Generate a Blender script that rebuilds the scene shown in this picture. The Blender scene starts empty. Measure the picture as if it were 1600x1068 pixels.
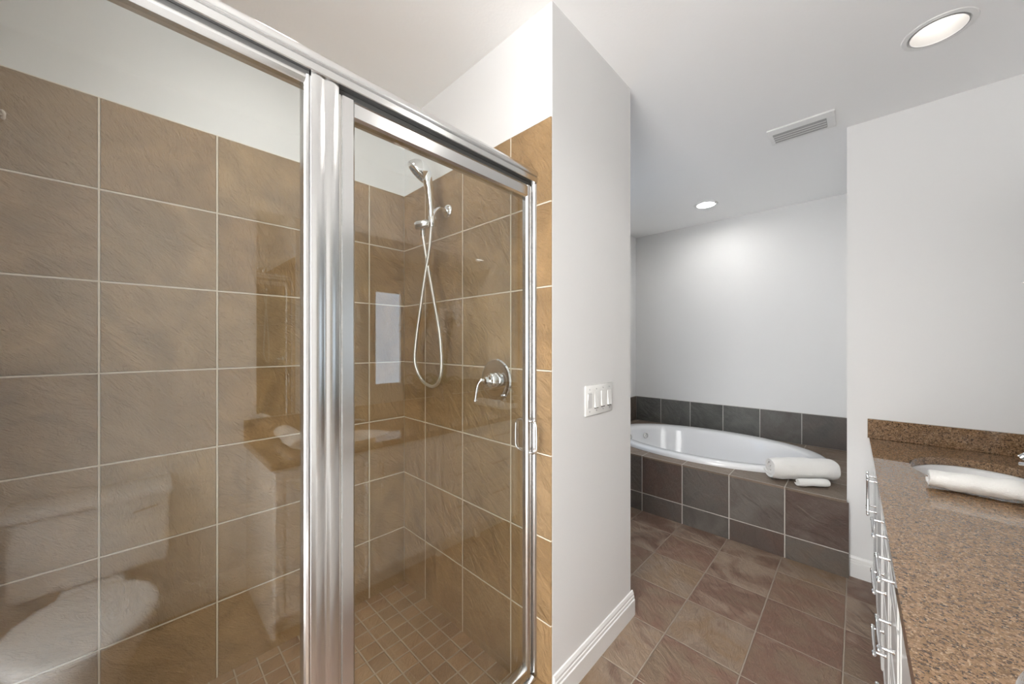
import bpy, bmesh, math, random
from mathutils import Vector, Matrix, noise
random.seed(7)
PI = math.pi
C = bpy.context.scene.collection
SC = bpy.context.scene

# ------------------------------------------------------------------ camera, world, exposure
H = 1.43                                   # eye height above the bathroom floor
cam_d = bpy.data.cameras.new('camera')
cam_d.sensor_width = 36.0
cam_d.lens = 36.0 * 562.696 / 1600.0
cam_d.shift_y = 2.8 / 1600.0
cam_d.clip_start = 0.01
cam = bpy.data.objects.new('camera', cam_d)
cam.location = (0, 0, H)
cam.rotation_euler = (PI / 2, 0, 0.763890)
C.objects.link(cam)
SC.camera = cam

WORLD_STRENGTH = 5.4
CAN_STRENGTH = 165.0
SC.view_settings.view_transform = 'Standard'
SC.view_settings.look = 'None'
SC.view_settings.gamma = 1.0
SC.view_settings.exposure = 0.85
SC.view_settings.use_curve_mapping = False
w = bpy.data.worlds.new('world')
SC.world = w
w.use_nodes = True
bg = w.node_tree.nodes['Background']
bg.inputs['Strength'].default_value = WORLD_STRENGTH
_tc = w.node_tree.nodes.new('ShaderNodeTexCoord')
_sp = w.node_tree.nodes.new('ShaderNodeSeparateXYZ')
_rp = w.node_tree.nodes.new('ShaderNodeValToRGB')          # added fill light entering by the open rear end: pale above, slightly dimmer below
_mr = w.node_tree.nodes.new('ShaderNodeMapRange')
_mr.inputs['From Min'].default_value = -1.0
w.node_tree.links.new(_tc.outputs['Generated'], _sp.inputs[0])
w.node_tree.links.new(_sp.outputs[2], _mr.inputs['Value'])
w.node_tree.links.new(_mr.outputs[0], _rp.inputs[0])
_rp.color_ramp.elements[0].position = 0.30
_rp.color_ramp.elements[0].color = (0.90, 0.89, 0.88, 1)
_rp.color_ramp.elements[1].position = 0.56
_rp.color_ramp.elements[1].color = (1.0, 0.99, 0.975, 1)
w.node_tree.links.new(_rp.outputs[0], bg.inputs['Color'])
try:
    cy = SC.cycles
    cy.use_denoising = True
    cy.max_bounces = 12
    cy.diffuse_bounces = 7
    cy.glossy_bounces = 6
    cy.transparent_max_bounces = 24
    cy.sample_clamp_indirect = 3.0
    cy.caustics_reflective = False
    cy.caustics_refractive = False
except Exception:
    pass

# ------------------------------------------------------------------ main planes of the place (metres)
CEIL = 2.775
XB, YS, XP = -1.979, 1.122, -0.863         # shower back wall, shower side wall, partition face
YP2 = 1.805                                # far end of the partition
XG = -0.955                                # shower glass plane
TT = 2.322                                 # top of the shower tile
T = 0.333                                  # tile module
XL = -2.03                                 # left wall of nook and tub alcove
YT, YB = 3.0, 4.40                         # tub front, tub back wall
XR, YE = -0.045, 3.06                      # right wall of alcove, end wall of the vanity
XM = 0.70                                  # mirror wall
YSH = -0.42                                # near end of the shower
CT = 0.866                                 # counter top
DECK = 0.471                               # tub deck
YREAR = -0.85

# ------------------------------------------------------------------ material helpers
def new_mat(name):
    m = bpy.data.materials.new(name)
    m.use_nodes = True
    nt = m.node_tree
    return m, nt, nt.nodes['Principled BSDF']

def N(nt, kind, **kw):
    n = nt.nodes.new(kind)
    for k, v in kw.items():
        setattr(n, k, v)
    return n

def L(nt, a, b):
    nt.links.new(a, b)

def M_(nt, op, a, b=None, clamp=False):
    n = nt.nodes.new('ShaderNodeMath')
    n.operation = op
    n.use_clamp = clamp
    for i, v in enumerate((a, b)):
        if v is None:
            continue
        if isinstance(v, (int, float)):
            n.inputs[i].default_value = v
        else:
            nt.links.new(v, n.inputs[i])
    return n.outputs[0]

def ramp(nt, fac, stops, interp='LINEAR'):
    r = nt.nodes.new('ShaderNodeValToRGB')
    r.color_ramp.interpolation = interp
    el = r.color_ramp.elements
    while len(el) > 1:
        el.remove(el[-1])
    el[0].position = stops[0][0]
    el[0].color = (*stops[0][1], 1)
    for p, c in stops[1:]:
        e = el.new(p)
        e.color = (*c, 1)
    nt.links.new(fac, r.inputs[0])
    return r.outputs[0]

def mixc(nt, fac, a, b, blend='MIX'):
    n = nt.nodes.new('ShaderNodeMix')
    n.data_type = 'RGBA'
    n.blend_type = blend
    for sock, v in ((n.inputs[0], fac), (n.inputs[6], a), (n.inputs[7], b)):
        if isinstance(v, (int, float)):
            sock.default_value = v
        elif isinstance(v, tuple):
            sock.default_value = (*v, 1)
        else:
            nt.links.new(v, sock)
    return n.outputs[2]

def plain(name, col, rough=0.5, metal=0.0, bump=0.0, bscale=200.0, spec=None, coat=0.0):
    m, nt, p = new_mat(name)
    p.inputs['Base Color'].default_value = (*col, 1)
    p.inputs['Roughness'].default_value = rough
    p.inputs['Metallic'].default_value = metal
    if spec is not None:
        p.inputs['Specular IOR Level'].default_value = spec
    if coat:
        p.inputs['Coat Weight'].default_value = coat
        p.inputs['Coat Roughness'].default_value = 0.03
    if bump:
        tc = N(nt, 'ShaderNodeTexCoord')
        nz = N(nt, 'ShaderNodeTexNoise')
        nz.inputs['Scale'].default_value = bscale
        nz.inputs['Detail'].default_value = 4
        L(nt, tc.outputs['Object'], nz.inputs['Vector'])
        b = N(nt, 'ShaderNodeBump')
        b.inputs['Strength'].default_value = bump
        b.inputs['Distance'].default_value = 0.002
        L(nt, nz.outputs['Fac'], b.inputs['Height'])
        L(nt, b.outputs['Normal'], p.inputs['Normal'])
    return m

def tile_mat(name, ax, o, size, palette, grout=(0.78, 0.68, 0.54), gw=0.0068, rough=0.42, cleft=0.5, seed=0.0,
             var=0.35, vein=0.0, spec=0.5):
    """slate tiles laid on a grid: ax picks the two object axes, o the grid origin, size the module"""
    m, nt, p = new_mat(name)
    tc = N(nt, 'ShaderNodeTexCoord')
    sx = N(nt, 'ShaderNodeSeparateXYZ')
    L(nt, tc.outputs['Object'], sx.inputs[0])
    U = M_(nt, 'DIVIDE', M_(nt, 'SUBTRACT', sx.outputs[ax[0]], o[0]), size[0])
    V = M_(nt, 'DIVIDE', M_(nt, 'SUBTRACT', sx.outputs[ax[1]], o[1]), size[1])
    cu, cv = M_(nt, 'FLOOR', U), M_(nt, 'FLOOR', V)
    fu, fv = M_(nt, 'SUBTRACT', U, cu), M_(nt, 'SUBTRACT', V, cv)
    du = M_(nt, 'MULTIPLY', M_(nt, 'MINIMUM', fu, M_(nt, 'SUBTRACT', 1.0, fu)), size[0])
    dv = M_(nt, 'MULTIPLY', M_(nt, 'MINIMUM', fv, M_(nt, 'SUBTRACT', 1.0, fv)), size[1])
    # slightly wavy edge
    nzE = N(nt, 'ShaderNodeTexNoise')
    nzE.inputs['Scale'].default_value = 60
    L(nt, tc.outputs['Object'], nzE.inputs['Vector'])
    d = M_(nt, 'ADD', M_(nt, 'MINIMUM', du, dv), M_(nt, 'MULTIPLY', M_(nt, 'SUBTRACT', nzE.outputs['Fac'], 0.5), 0.0016))
    mask = M_(nt, 'DIVIDE', M_(nt, 'SUBTRACT', d, gw * 0.36), gw * 0.28, clamp=True)      # 0 grout, 1 tile
    cell = N(nt, 'ShaderNodeCombineXYZ')
    L(nt, cu, cell.inputs[0]); L(nt, cv, cell.inputs[1]); cell.inputs[2].default_value = seed
    wn = N(nt, 'ShaderNodeTexWhiteNoise', noise_dimensions='3D')
    L(nt, cell.outputs[0], wn.inputs['Vector'])
    # in-plane coordinates, shifted and turned for every tile
    sw = N(nt, 'ShaderNodeSeparateXYZ')
    L(nt, wn.outputs['Color'], sw.inputs[0])
    pc = N(nt, 'ShaderNodeCombineXYZ')
    L(nt, M_(nt, 'MULTIPLY', U, size[0]), pc.inputs[0])
    L(nt, M_(nt, 'MULTIPLY', V, size[1]), pc.inputs[1])
    vm = N(nt, 'ShaderNodeVectorMath', operation='MULTIPLY_ADD')
    L(nt, wn.outputs['Color'], vm.inputs[0])
    vm.inputs[1].default_value = (17, 17, 17)
    L(nt, pc.outputs[0], vm.inputs[2])
    rot = N(nt, 'ShaderNodeVectorRotate', rotation_type='Z_AXIS')
    L(nt, vm.outputs[0], rot.inputs['Vector'])
    L(nt, M_(nt, 'ADD', 0.45, M_(nt, 'MULTIPLY', sw.outputs[1], 0.9)), rot.inputs['Angle'])
    big = N(nt, 'ShaderNodeTexNoise')
    big.inputs['Scale'].default_value = 4.2
    big.inputs['Detail'].default_value = 5
    big.inputs['Distortion'].default_value = 1.2
    L(nt, vm.outputs[0], big.inputs['Vector'])
    mp = N(nt, 'ShaderNodeMapping')
    mp.inputs['Scale'].default_value = (1.0, 2.6, 1.0)
    L(nt, rot.outputs[0], mp.inputs['Vector'])
    cl = N(nt, 'ShaderNodeTexNoise')
    cl.inputs['Scale'].default_value = 7
    cl.inputs['Detail'].default_value = 8
    cl.inputs['Roughness'].default_value = 0.58
    cl.inputs['Distortion'].default_value = 0.7
    L(nt, mp.outputs[0], cl.inputs['Vector'])
    # split layers: soft terraces with crisp broken edges
    lay = M_(nt, 'MULTIPLY', cl.outputs['Fac'], 13.0)
    lf = M_(nt, 'FLOOR', lay)
    fr_ = M_(nt, 'SUBTRACT', lay, lf)
    st = N(nt, 'ShaderNodeMapRange', interpolation_type='SMOOTHSTEP')
    st.inputs['From Min'].default_value = 0.72
    st.inputs['From Max'].default_value = 0.98
    L(nt, fr_, st.inputs['Value'])
    terr = M_(nt, 'DIVIDE', M_(nt, 'ADD', lf, st.outputs[0]), 13.0)
    stepped = M_(nt, 'ADD', M_(nt, 'MULTIPLY', terr, 0.75), M_(nt, 'MULTIPLY', cl.outputs['Fac'], 0.5))
    fine = N(nt, 'ShaderNodeTexNoise')
    fine.inputs['Scale'].default_value = 75
    fine.inputs['Detail'].default_value = 6
    fine.inputs['Roughness'].default_value = 0.65
    L(nt, mp.outputs[0], fine.inputs['Vector'])
    n = len(palette)
    t = M_(nt, 'ADD', M_(nt, 'MULTIPLY', wn.outputs['Value'], 1 - var), M_(nt, 'MULTIPLY', big.outputs['Fac'], var))
    col = ramp(nt, t, [(0.12 + 0.76 * i / max(1, n - 1), c) for i, c in enumerate(palette)])
    sh = M_(nt, 'ADD', 0.40, M_(nt, 'MULTIPLY', big.outputs['Fac'], 0.78))
    sh = M_(nt, 'ADD', sh, M_(nt, 'MULTIPLY', fine.outputs['Fac'], 0.42))
    gr = N(nt, 'ShaderNodeCombineXYZ')
    for i in range(3):
        L(nt, sh, gr.inputs[i])
    col = mixc(nt, 1.0, col, gr.outputs[0], 'MULTIPLY')
    col = mixc(nt, mask, grout, col)
    L(nt, col, p.inputs['Base Color'])
    r = M_(nt, 'ADD', rough - 0.10, M_(nt, 'MULTIPLY', fine.outputs['Fac'], 0.2))
    r = M_(nt, 'ADD', M_(nt, 'MULTIPLY', r, mask), M_(nt, 'MULTIPLY', M_(nt, 'SUBTRACT', 1.0, mask), 0.85))
    L(nt, r, p.inputs['Roughness'])
    p.inputs['Specular IOR Level'].default_value = spec
    hgt = M_(nt, 'ADD', M_(nt, 'MULTIPLY', stepped, 0.85), M_(nt, 'MULTIPLY', fine.outputs['Fac'], 0.20))
    hgt = M_(nt, 'ADD', M_(nt, 'MULTIPLY', hgt, mask), M_(nt, 'MULTIPLY', mask, 0.25))
    b = N(nt, 'ShaderNodeBump')
    b.inputs['Strength'].default_value = min(1.0, cleft * 2.0)
    b.inputs['Distance'].default_value = 0.032
    L(nt, hgt, b.inputs['Height'])
    L(nt, b.outputs['Normal'], p.inputs['Normal'])
    return m

def granite_mat(name):
    m, nt, p = new_mat(name)
    tc = N(nt, 'ShaderNodeTexCoord')
    v1 = N(nt, 'ShaderNodeTexVoronoi')
    v1.inputs['Scale'].default_value = 230
    L(nt, tc.outputs['Object'], v1.inputs['Vector'])
    v2 = N(nt, 'ShaderNodeTexVoronoi')
    v2.inputs['Scale'].default_value = 140
    L(nt, tc.outputs['Object'], v2.inputs['Vector'])
    s1 = N(nt, 'ShaderNodeSeparateXYZ')
    L(nt, v1.outputs['Color'], s1.inputs[0])
    s2 = N(nt, 'ShaderNodeSeparateXYZ')
    L(nt, v2.outputs['Color'], s2.inputs[0])
    c1 = ramp(nt, s1.outputs[0], [(0.0, (0.035, 0.022, 0.016)), (0.16, (0.05, 0.032, 0.022)), (0.2, (0.15, 0.09, 0.045)),
                                  (0.45, (0.24, 0.15, 0.08)), (0.72, (0.30, 0.185, 0.105)), (0.92, (0.40, 0.28, 0.18))])
    c2 = ramp(nt, s2.outputs[0], [(0.0, (0.05, 0.032, 0.022)), (0.22, (0.15, 0.09, 0.05)), (0.6, (0.24, 0.145, 0.075)), (1.0, (0.31, 0.19, 0.115))])
    nz = N(nt, 'ShaderNodeTexNoise')
    nz.inputs['Scale'].default_value = 240
    nz.inputs['Detail'].default_value = 3
    L(nt, tc.outputs['Object'], nz.inputs['Vector'])
    f = M_(nt, 'GREATER_THAN', nz.outputs['Fac'], 0.5)
    L(nt, mixc(nt, f, c1, c2), p.inputs['Base Color'])
    p.inputs['Roughness'].default_value = 0.04
    p.inputs['Specular IOR Level'].default_value = 0.6
    return m

def glass_mat(name, tint=(0.955, 0.97, 0.96)):
    m, nt, p = new_mat(name)
    nt.nodes.remove(p)
    out = [n for n in nt.nodes if n.type == 'OUTPUT_MATERIAL'][0]
    tr = N(nt, 'ShaderNodeBsdfTransparent')
    tr.inputs[0].default_value = (*tint, 1)
    gl = N(nt, 'ShaderNodeBsdfGlossy')
    gl.inputs['Roughness'].default_value = 0.0
    fr = N(nt, 'ShaderNodeFresnel')
    ge = N(nt, 'ShaderNodeNewGeometry')
    L(nt, M_(nt, 'ADD', M_(nt, 'MULTIPLY', ge.outputs['Backfacing'], 1 / 1.78 - 1.78), 1.78), fr.inputs['IOR'])
    mx = N(nt, 'ShaderNodeMixShader')
    L(nt, fr.outputs[0], mx.inputs[0])
    L(nt, tr.outputs[0], mx.inputs[1])
    L(nt, gl.outputs[0], mx.inputs[2])
    L(nt, mx.outputs[0], out.inputs['Surface'])
    return m

def emit_mat(name, col, s):
    m, nt, p = new_mat(name)
    p.inputs['Base Color'].default_value = (0.8, 0.8, 0.8, 1)
    p.inputs['Emission Color'].default_value = (*col, 1)
    p.inputs['Emission Strength'].default_value = s
    return m

def towel_mat(name):
    m, nt, p = new_mat(name)
    p.inputs['Base Color'].default_value = (0.86, 0.85, 0.82, 1)
    p.inputs['Roughness'].default_value = 0.95
    p.inputs['Sheen Weight'].default_value = 0.3
    tc = N(nt, 'ShaderNodeTexCoord')
    nz = N(nt, 'ShaderNodeTexNoise')
    nz.inputs['Scale'].default_value = 260
    nz.inputs['Detail'].default_value = 5
    L(nt, tc.outputs['Object'], nz.inputs['Vector'])
    b = N(nt, 'ShaderNodeBump')
    b.inputs['Strength'].default_value = 0.55
    b.inputs['Distance'].default_value = 0.004
    L(nt, nz.outputs['Fac'], b.inputs['Height'])
    L(nt, b.outputs['Normal'], p.inputs['Normal'])
    return m

WALL = plain('white_wall_paint', (0.765, 0.765, 0.76), 0.55, bump=0.06, bscale=260)
CEILM = plain('white_ceiling_paint', (0.94, 0.94, 0.935), 0.8, bump=0.25, bscale=90)
TRIM = plain('white_trim_gloss', (0.82, 0.82, 0.81), 0.28)
CAB = plain('white_cabinet_lacquer', (0.80, 0.80, 0.79), 0.25)
CABIN = plain('cabinet_inside', (0.5, 0.48, 0.45), 0.7)
PLASTIC = plain('white_plastic', (0.82, 0.82, 0.80), 0.3)
SLOT = plain('dark_gap', (0.03, 0.03, 0.03), 0.7)
CHROME = plain('polished_chrome', (0.86, 0.87, 0.88), 0.06, metal=1.0)
ALU = plain('bright_aluminium', (0.68, 0.68, 0.675), 0.22, metal=1.0)
SATIN = plain('satin_nickel', (0.74, 0.73, 0.70), 0.2, metal=1.0)
HOSE = plain('steel_hose', (0.80, 0.78, 0.74), 0.28, metal=0.85)
PORC = plain('white_porcelain', (0.86, 0.86, 0.86), 0.08, coat=0.4)
ACRYL = plain('white_acrylic', (0.87, 0.875, 0.885), 0.12, coat=0.3)
MIRROR = plain('silver_mirror', (0.88, 0.90, 0.89), 0.0, metal=1.0)
GAPSHADE = plain('gap_shade_grey', (0.09, 0.09, 0.088), 0.6)
GLASS = glass_mat('clear_glass')
TOWEL = towel_mat('white_terry')
GRANITE = granite_mat('brown_granite')
VENTG = plain('grey_louver', (0.40, 0.40, 0.40), 0.5)
CANW = plain('white_reflector', (0.9, 0.9, 0.88), 0.35)
BULB = emit_mat('lamp_lens', (1.0, 0.97, 0.93), CAN_STRENGTH)
SHW = [(0.32, 0.195, 0.085), (0.39, 0.243, 0.112), (0.355, 0.232, 0.117), (0.42, 0.275, 0.132)]
TB_BACK = tile_mat('shower_tile_long_wall', (1, 2), (-0.0926, TT), (T, T), SHW, seed=1.0)
TB_SIDE = tile_mat('shower_tile_short_wall', (0, 2), (-1.082, TT), (T, T), SHW, seed=2.0)
MOSAIC = tile_mat('shower_floor_mosaic', (0, 1), (-1.926, 0.968), (0.084, 0.084),
                  [(0.38, 0.24, 0.13), (0.44, 0.285, 0.16), (0.34, 0.215, 0.12)], gw=0.007, seed=3.0, cleft=0.35,
                  grout=(0.52, 0.42, 0.31))
FLT = [(0.115, 0.08, 0.065), (0.29, 0.205, 0.14), (0.21, 0.12, 0.085), (0.33, 0.245, 0.18), (0.25, 0.165, 0.10), (0.33, 0.265, 0.215)]
FLOORM = tile_mat('slate_floor', (0, 1), (-0.044, 2.786), (0.321, 0.327), FLT, gw=0.006, seed=4.0, rough=0.36, var=0.68,
                  grout=(0.40, 0.33, 0.265), cleft=0.4)
TUBP = [(0.085, 0.072, 0.062), (0.125, 0.112, 0.098), (0.115, 0.075, 0.06), (0.15, 0.135, 0.118), (0.14, 0.09, 0.055)]
TUBF = tile_mat('tub_front_slate', (0, 2), (-0.349, 0.155 - 0.327), (0.327, 0.327), TUBP, seed=5.0, grout=(0.60, 0.56, 0.52), cleft=0.45)
TUBD = tile_mat('tub_deck_slate', (0, 1), (-0.349, YT - 0.32), (0.327, 0.327),
                [(0.21, 0.155, 0.115), (0.26, 0.195, 0.145), (0.18, 0.135, 0.10)], seed=6.0, grout=(0.55, 0.50, 0.45), cleft=0.4)
TUBS = tile_mat('tub_splash_slate', (0, 2), (-0.38, 0.77 - 0.300), (0.333, 0.300),
                [(0.085, 0.085, 0.078), (0.12, 0.12, 0.11), (0.12, 0.095, 0.085), (0.13, 0.13, 0.12)], seed=9.0, grout=(0.52, 0.50, 0.47), cleft=0.3)
TUBS2 = tile_mat('tub_splash_slate_side', (1, 2), (YB - 0.012, 0.77 - 0.300), (0.333, 0.300),
                 [(0.10, 0.085, 0.07), (0.13, 0.10, 0.08)], seed=8.0, grout=(0.52, 0.50, 0.47), cleft=0.3)

# ------------------------------------------------------------------ mesh helpers
def obj(name, bm, mat, parent=None, smooth=35.0, loc=None):
    bmesh.ops.recalc_face_normals(bm, faces=bm.faces)
    me = bpy.data.meshes.new(name)
    bm.to_mesh(me)
    bm.free()
    for mm in (mat if isinstance(mat, (list, tuple)) else [mat]):
        me.materials.append(mm)
    if smooth:
        me.shade_smooth()
        me.set_sharp_from_angle(angle=math.radians(smooth))
    o = bpy.data.objects.new(name, me)
    C.objects.link(o)
    if parent is not None:
        o.parent = parent
        o.matrix_parent_inverse = Matrix.Translation(-Vector(parent.location))
    if loc is not None:
        o.location = loc
    return o

def B():
    return bmesh.new()

def box(bm, x0, x1, y0, y1, z0, z1, bev=0.0, seg=2):
    vs = [bm.verts.new((x, y, z)) for x in (x0, x1) for y in (y0, y1) for z in (z0, z1)]
    fs = [(0, 1, 3, 2), (4, 6, 7, 5), (0, 4, 5, 1), (2, 3, 7, 6), (0, 2, 6, 4), (1, 5, 7, 3)]
    faces = [bm.faces.new([vs[i] for i in f]) for f in fs]
    if bev:
        es = list({e for f in faces for e in f.edges})
        bmesh.ops.bevel(bm, geom=es, offset=bev, segments=seg, profile=0.5, affect='EDGES')
    return bm

def frame_of(d):
    d = Vector(d).normalized()
    up = Vector((0, 0, 1)) if abs(d.z) < 0.95 else Vector((1, 0, 0))
    a = d.cross(up).normalized()
    b = a.cross(d).normalized()
    return a, b, d

def lathe(bm, prof, org=(0, 0, 0), axis=(0, 0, 1), seg=32, sx=1.0, sy=1.0):
    """prof: (radius, height) along axis"""
    a, b, d = frame_of(axis)
    org = Vector(org)
    rings = []
    for r, h in prof:
        if r < 1e-6:
            rings.append([bm.verts.new(org + d * h)])
        else:
            rings.append([bm.verts.new(org + d * h + a * (r * sx * math.cos(2 * PI * i / seg)) + b * (r * sy * math.sin(2 * PI * i / seg))) for i in range(seg)])
    for r0, r1 in zip(rings, rings[1:]):
        for i in range(seg):
            j = (i + 1) % seg
            if len(r0) == 1 and len(r1) == 1:
                continue
            if len(r0) == 1:
                bm.faces.new((r0[0], r1[i], r1[j]))
            elif len(r1) == 1:
                bm.faces.new((r0[i], r0[j], r1[0]))
            else:
                bm.faces.new((r0[i], r0[j], r1[j], r1[i]))
    return bm

def smooth_path(pts, n=8):
    P = [Vector(p) for p in pts]
    P = [P[0] * 2 - P[1]] + P + [P[-1] * 2 - P[-2]]
    out = []
    for i in range(1, len(P) - 2):
        for k in range(n):
            t = k / n
            a, b, c, d = P[i - 1], P[i], P[i + 1], P[i + 2]
            out.append(0.5 * ((2 * b) + (c - a) * t + (2 * a - 5 * b + 4 * c - d) * t * t + (3 * b - 3 * c + d - a) * t ** 3))
    out.append(P[-2])
    return out

def tube(bm, pts, rad, seg=12, caps=True, flat=1.0):
    P = [Vector(p) for p in pts]
    n = len(P)
    R = rad if isinstance(rad, (list, tuple)) else [rad] * n
    rings = []
    ref = None
    for i in range(n):
        d = (P[min(i + 1, n - 1)] - P[max(i - 1, 0)]).normalized()
        if ref is None:
            a, b, _ = frame_of(d)
        else:
            a = (ref - d * ref.dot(d)).normalized()
            b = a.cross(d).normalized()
        ref = a
        rings.append([bm.verts.new(P[i] + a * (R[i] * math.cos(2 * PI * k / seg)) + b * (R[i] * flat * math.sin(2 * PI * k / seg))) for k in range(seg)])
    for r0, r1 in zip(rings, rings[1:]):
        for k in range(seg):
            j = (k + 1) % seg
            bm.faces.new((r0[k], r0[j], r1[j], r1[k]))
    if caps:
        bm.faces.new(rings[0])
        bm.faces.new(rings[-1])
    return bm

def loft(bm, rings, cap0=False, cap1=True):
    RV = [[bm.verts.new(p) for p in r] for r in rings]
    for r0, r1 in zip(RV, RV[1:]):
        n = len(r0)
        for k in range(n):
            j = (k + 1) % n
            bm.faces.new((r0[k], r0[j], r1[j], r1[k]))
    if cap0:
        bm.faces.new(RV[0])
    if cap1:
        bm.faces.new(RV[-1])
    return bm

def oval(cx, cyy, a, b, z, n=64, p=2.0):
    out = []
    for i in range(n):
        t = 2 * PI * i / n
        c, s = math.cos(t), math.sin(t)
        out.append((cx + a * math.copysign(abs(c) ** (2 / p), c), cyy + b * math.copysign(abs(s) ** (2 / p), s), z))
    return out

def prism(bm, prof, fn, a, b):
    """prof: closed 2D outline; fn(u, v, t) -> point; swept from t=a to t=b"""
    r0 = [bm.verts.new(fn(u, v, a)) for u, v in prof]
    r1 = [bm.verts.new(fn(u, v, b)) for u, v in prof]
    n = len(prof)
    for i in range(n):
        j = (i + 1) % n
        bm.faces.new((r0[i], r0[j], r1[j], r1[i]))
    bm.faces.new(r0)
    bm.faces.new(r1)
    return bm

def plate_with_holes(bm, outline, holes, thick=0.0):
    """flat polygon with holes; optionally pulled down by thick"""
    es = []
    for loop in [outline] + holes:
        vs = [bm.verts.new(p) for p in loop]
        for i in range(len(vs)):
            es.append(bm.edges.new((vs[i], vs[(i + 1) % len(vs)])))
    r = bmesh.ops.triangle_fill(bm, use_beauty=True, use_dissolve=False, edges=es)
    if thick:
        fs = [g for g in bm.faces]
        e = bmesh.ops.extrude_face_region(bm, geom=fs)
        bmesh.ops.translate(bm, verts=[g for g in e['geom'] if isinstance(g, bmesh.types.BMVert)], vec=(0, 0, -thick))
    return bm

def rect(x0, x1, y0, y1, z):
    return [(x0, y0, z), (x1, y0, z), (x1, y1, z), (x0, y1, z)]

def thing(name, label, cat, loc=(0, 0, 0), group=None):
    o = bpy.data.objects.new(name, None)
    C.objects.link(o)
    o.empty_display_size = 0.05
    o.location = loc
    return tag(o, label, cat, group)

def tag(o, label, cat, group=None):
    o['label'] = label
    o['category'] = cat
    if group:
        o['group'] = group
    return o

def struct(name, bm, mat, label=None, parent=None, smooth=30.0):
    o = obj(name, bm, mat, parent, smooth)
    if parent is None:
        o['kind'] = 'structure'
    if label:
        o['label'] = label
    return o

def dup(root, delta, label):
    r = root.copy()
    C.objects.link(r)
    r.location = Vector(root.location) + Vector(delta)
    r['label'] = label
    for ch in list(root.children):
        c = ch.copy()
        C.objects.link(c)
        c.parent = r
        for g in list(ch.children):
            d = g.copy()
            C.objects.link(d)
            d.parent = c
    return r

# ------------------------------------------------------------------ the shell
CANS = [(0.252, 2.381, 0.088), (0.262, 1.249, 0.088), (-1.055, 3.812, 0.082), (-1.46, 0.375, 0.085), (-0.10, -0.45, 0.088)]
bm = B(); box(bm, XL - 0.1, XM + 0.1, YREAR, YB + 0.1, -0.08, 0.0)
struct('floor', bm, FLOORM, 'multicoloured brown slate tile floor')
bm = B()
holes = [[(x + r * math.cos(2 * PI * i / 40), y + r * math.sin(2 * PI * i / 40), CEIL) for i in range(40)] for x, y, r in CANS]
plate_with_holes(bm, rect(XL - 0.1, XM + 0.1, YREAR, YB + 0.1, CEIL), holes)
struct('ceiling', bm, CEILM, 'white textured ceiling with recessed lights', smooth=0)

bm = B(); box(bm, XB - 0.10, XB - 0.008, YSH - 0.1, YS + 0.01, 0, CEIL)
struct('wall_left', bm, WALL, 'white wall above the long tiled side of the shower')
bm = B(); box(bm, XB - 0.008, XB, YSH, YS, -0.012, TT)
struct('wall_left_tile', bm, TB_BACK, 'brown slate tile facing of the long shower wall')
bm = B(); box(bm, XL - 0.1, XP, YS + 0.008, YP2, 0, CEIL)
struct('wall_partition', bm, WALL, 'white partition wall between shower and bathtub with the light switches')
bm = B(); box(bm, XB, XP - 0.001, YS, YS + 0.0085, -0.012, TT, 0.002, 1)
struct('wall_partition_tile', bm, TB_SIDE, 'brown slate tile facing of the short shower wall')
bm = B(); box(bm, XB - 0.1, XP, YSH - 0.1, YSH, 0, CEIL)
struct('wall_shower_end', bm, WALL)
bm = B(); box(bm, XB, XP, YSH, YSH + 0.008, -0.012, TT)
struct('wall_shower_end_tile', bm, TB_SIDE)
bm = B(); box(bm, XP - 0.1, XP, YREAR, YSH - 0.1, 0, CEIL)
struct('wall_hall', bm, WALL)
bm = B(); box(bm, XL - 0.1, XL, YP2, 2.50, 0, CEIL); box(bm, XL - 0.1, XL, 3.00, YB, 0, CEIL)
box(bm, XL - 0.1, XL, 2.50, 3.00, 0, 0.77); box(bm, XL - 0.1, XL, 2.50, 3.00, 2.27, CEIL)
struct('wall_nook', bm, WALL)
bm = B(); box(bm, XL - 0.1, XR, YB, YB + 0.1, 0, CEIL)
struct('wall_back', bm, WALL, 'white wall behind the bathtub')
bm = B(); box(bm, XR, XM + 0.1, YE, YB + 0.1, 0, CEIL)
struct('wall_end', bm, WALL, 'white wall at the end of the vanity')
bm = B(); box(bm, XM, XM + 0.1, YREAR, YE, 0, CEIL)
struct('wall_right', bm, WALL)
bm = B(); box(bm, 0.06, XM, -0.62, -0.52, 0, CEIL)
struct('wall_light_block', bm, WALL)  # unseen wall added to keep the rear light off the toilet
bm = B(); box(bm, XB, XP - 0.16, YSH, YS, -0.02, -0.008 + 0.009)
struct('floor_shower', bm, MOSAIC, 'small square brown mosaic tile shower floor')
bm = B(); box(bm, XP - 0.16, XP - 0.002, YSH, YS, 0.001, 0.085, 0.004)
struct('trim_1', bm, tile_mat('curb_slate', (1, 2), (0, 0), (T, 0.4), SHW, seed=11), 'brown tile curb under the shower glass')

# window in the nook behind the partition (seen in reflection)
bm = B()
for y0, y1, z0, z1 in ((2.50, 2.54, 0.77, 2.27), (2.96, 3.00, 0.77, 2.27), (2.54, 2.96, 0.77, 0.81), (2.54, 2.96, 2.23, 2.27)):
    box(bm, XL - 0.07, XL + 0.006, y0, y1, z0, z1)
w1 = struct('window_1', bm, TRIM, 'tall window with blue daylight reflected in the shower glass')
bm = B(); box(bm, XL - 0.05, XL - 0.044, 2.54, 2.96, 0.81, 2.23)
struct('pane', bm, emit_mat('daylight_window', (0.64, 0.80, 1.0), 1.5), parent=w1)

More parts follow.
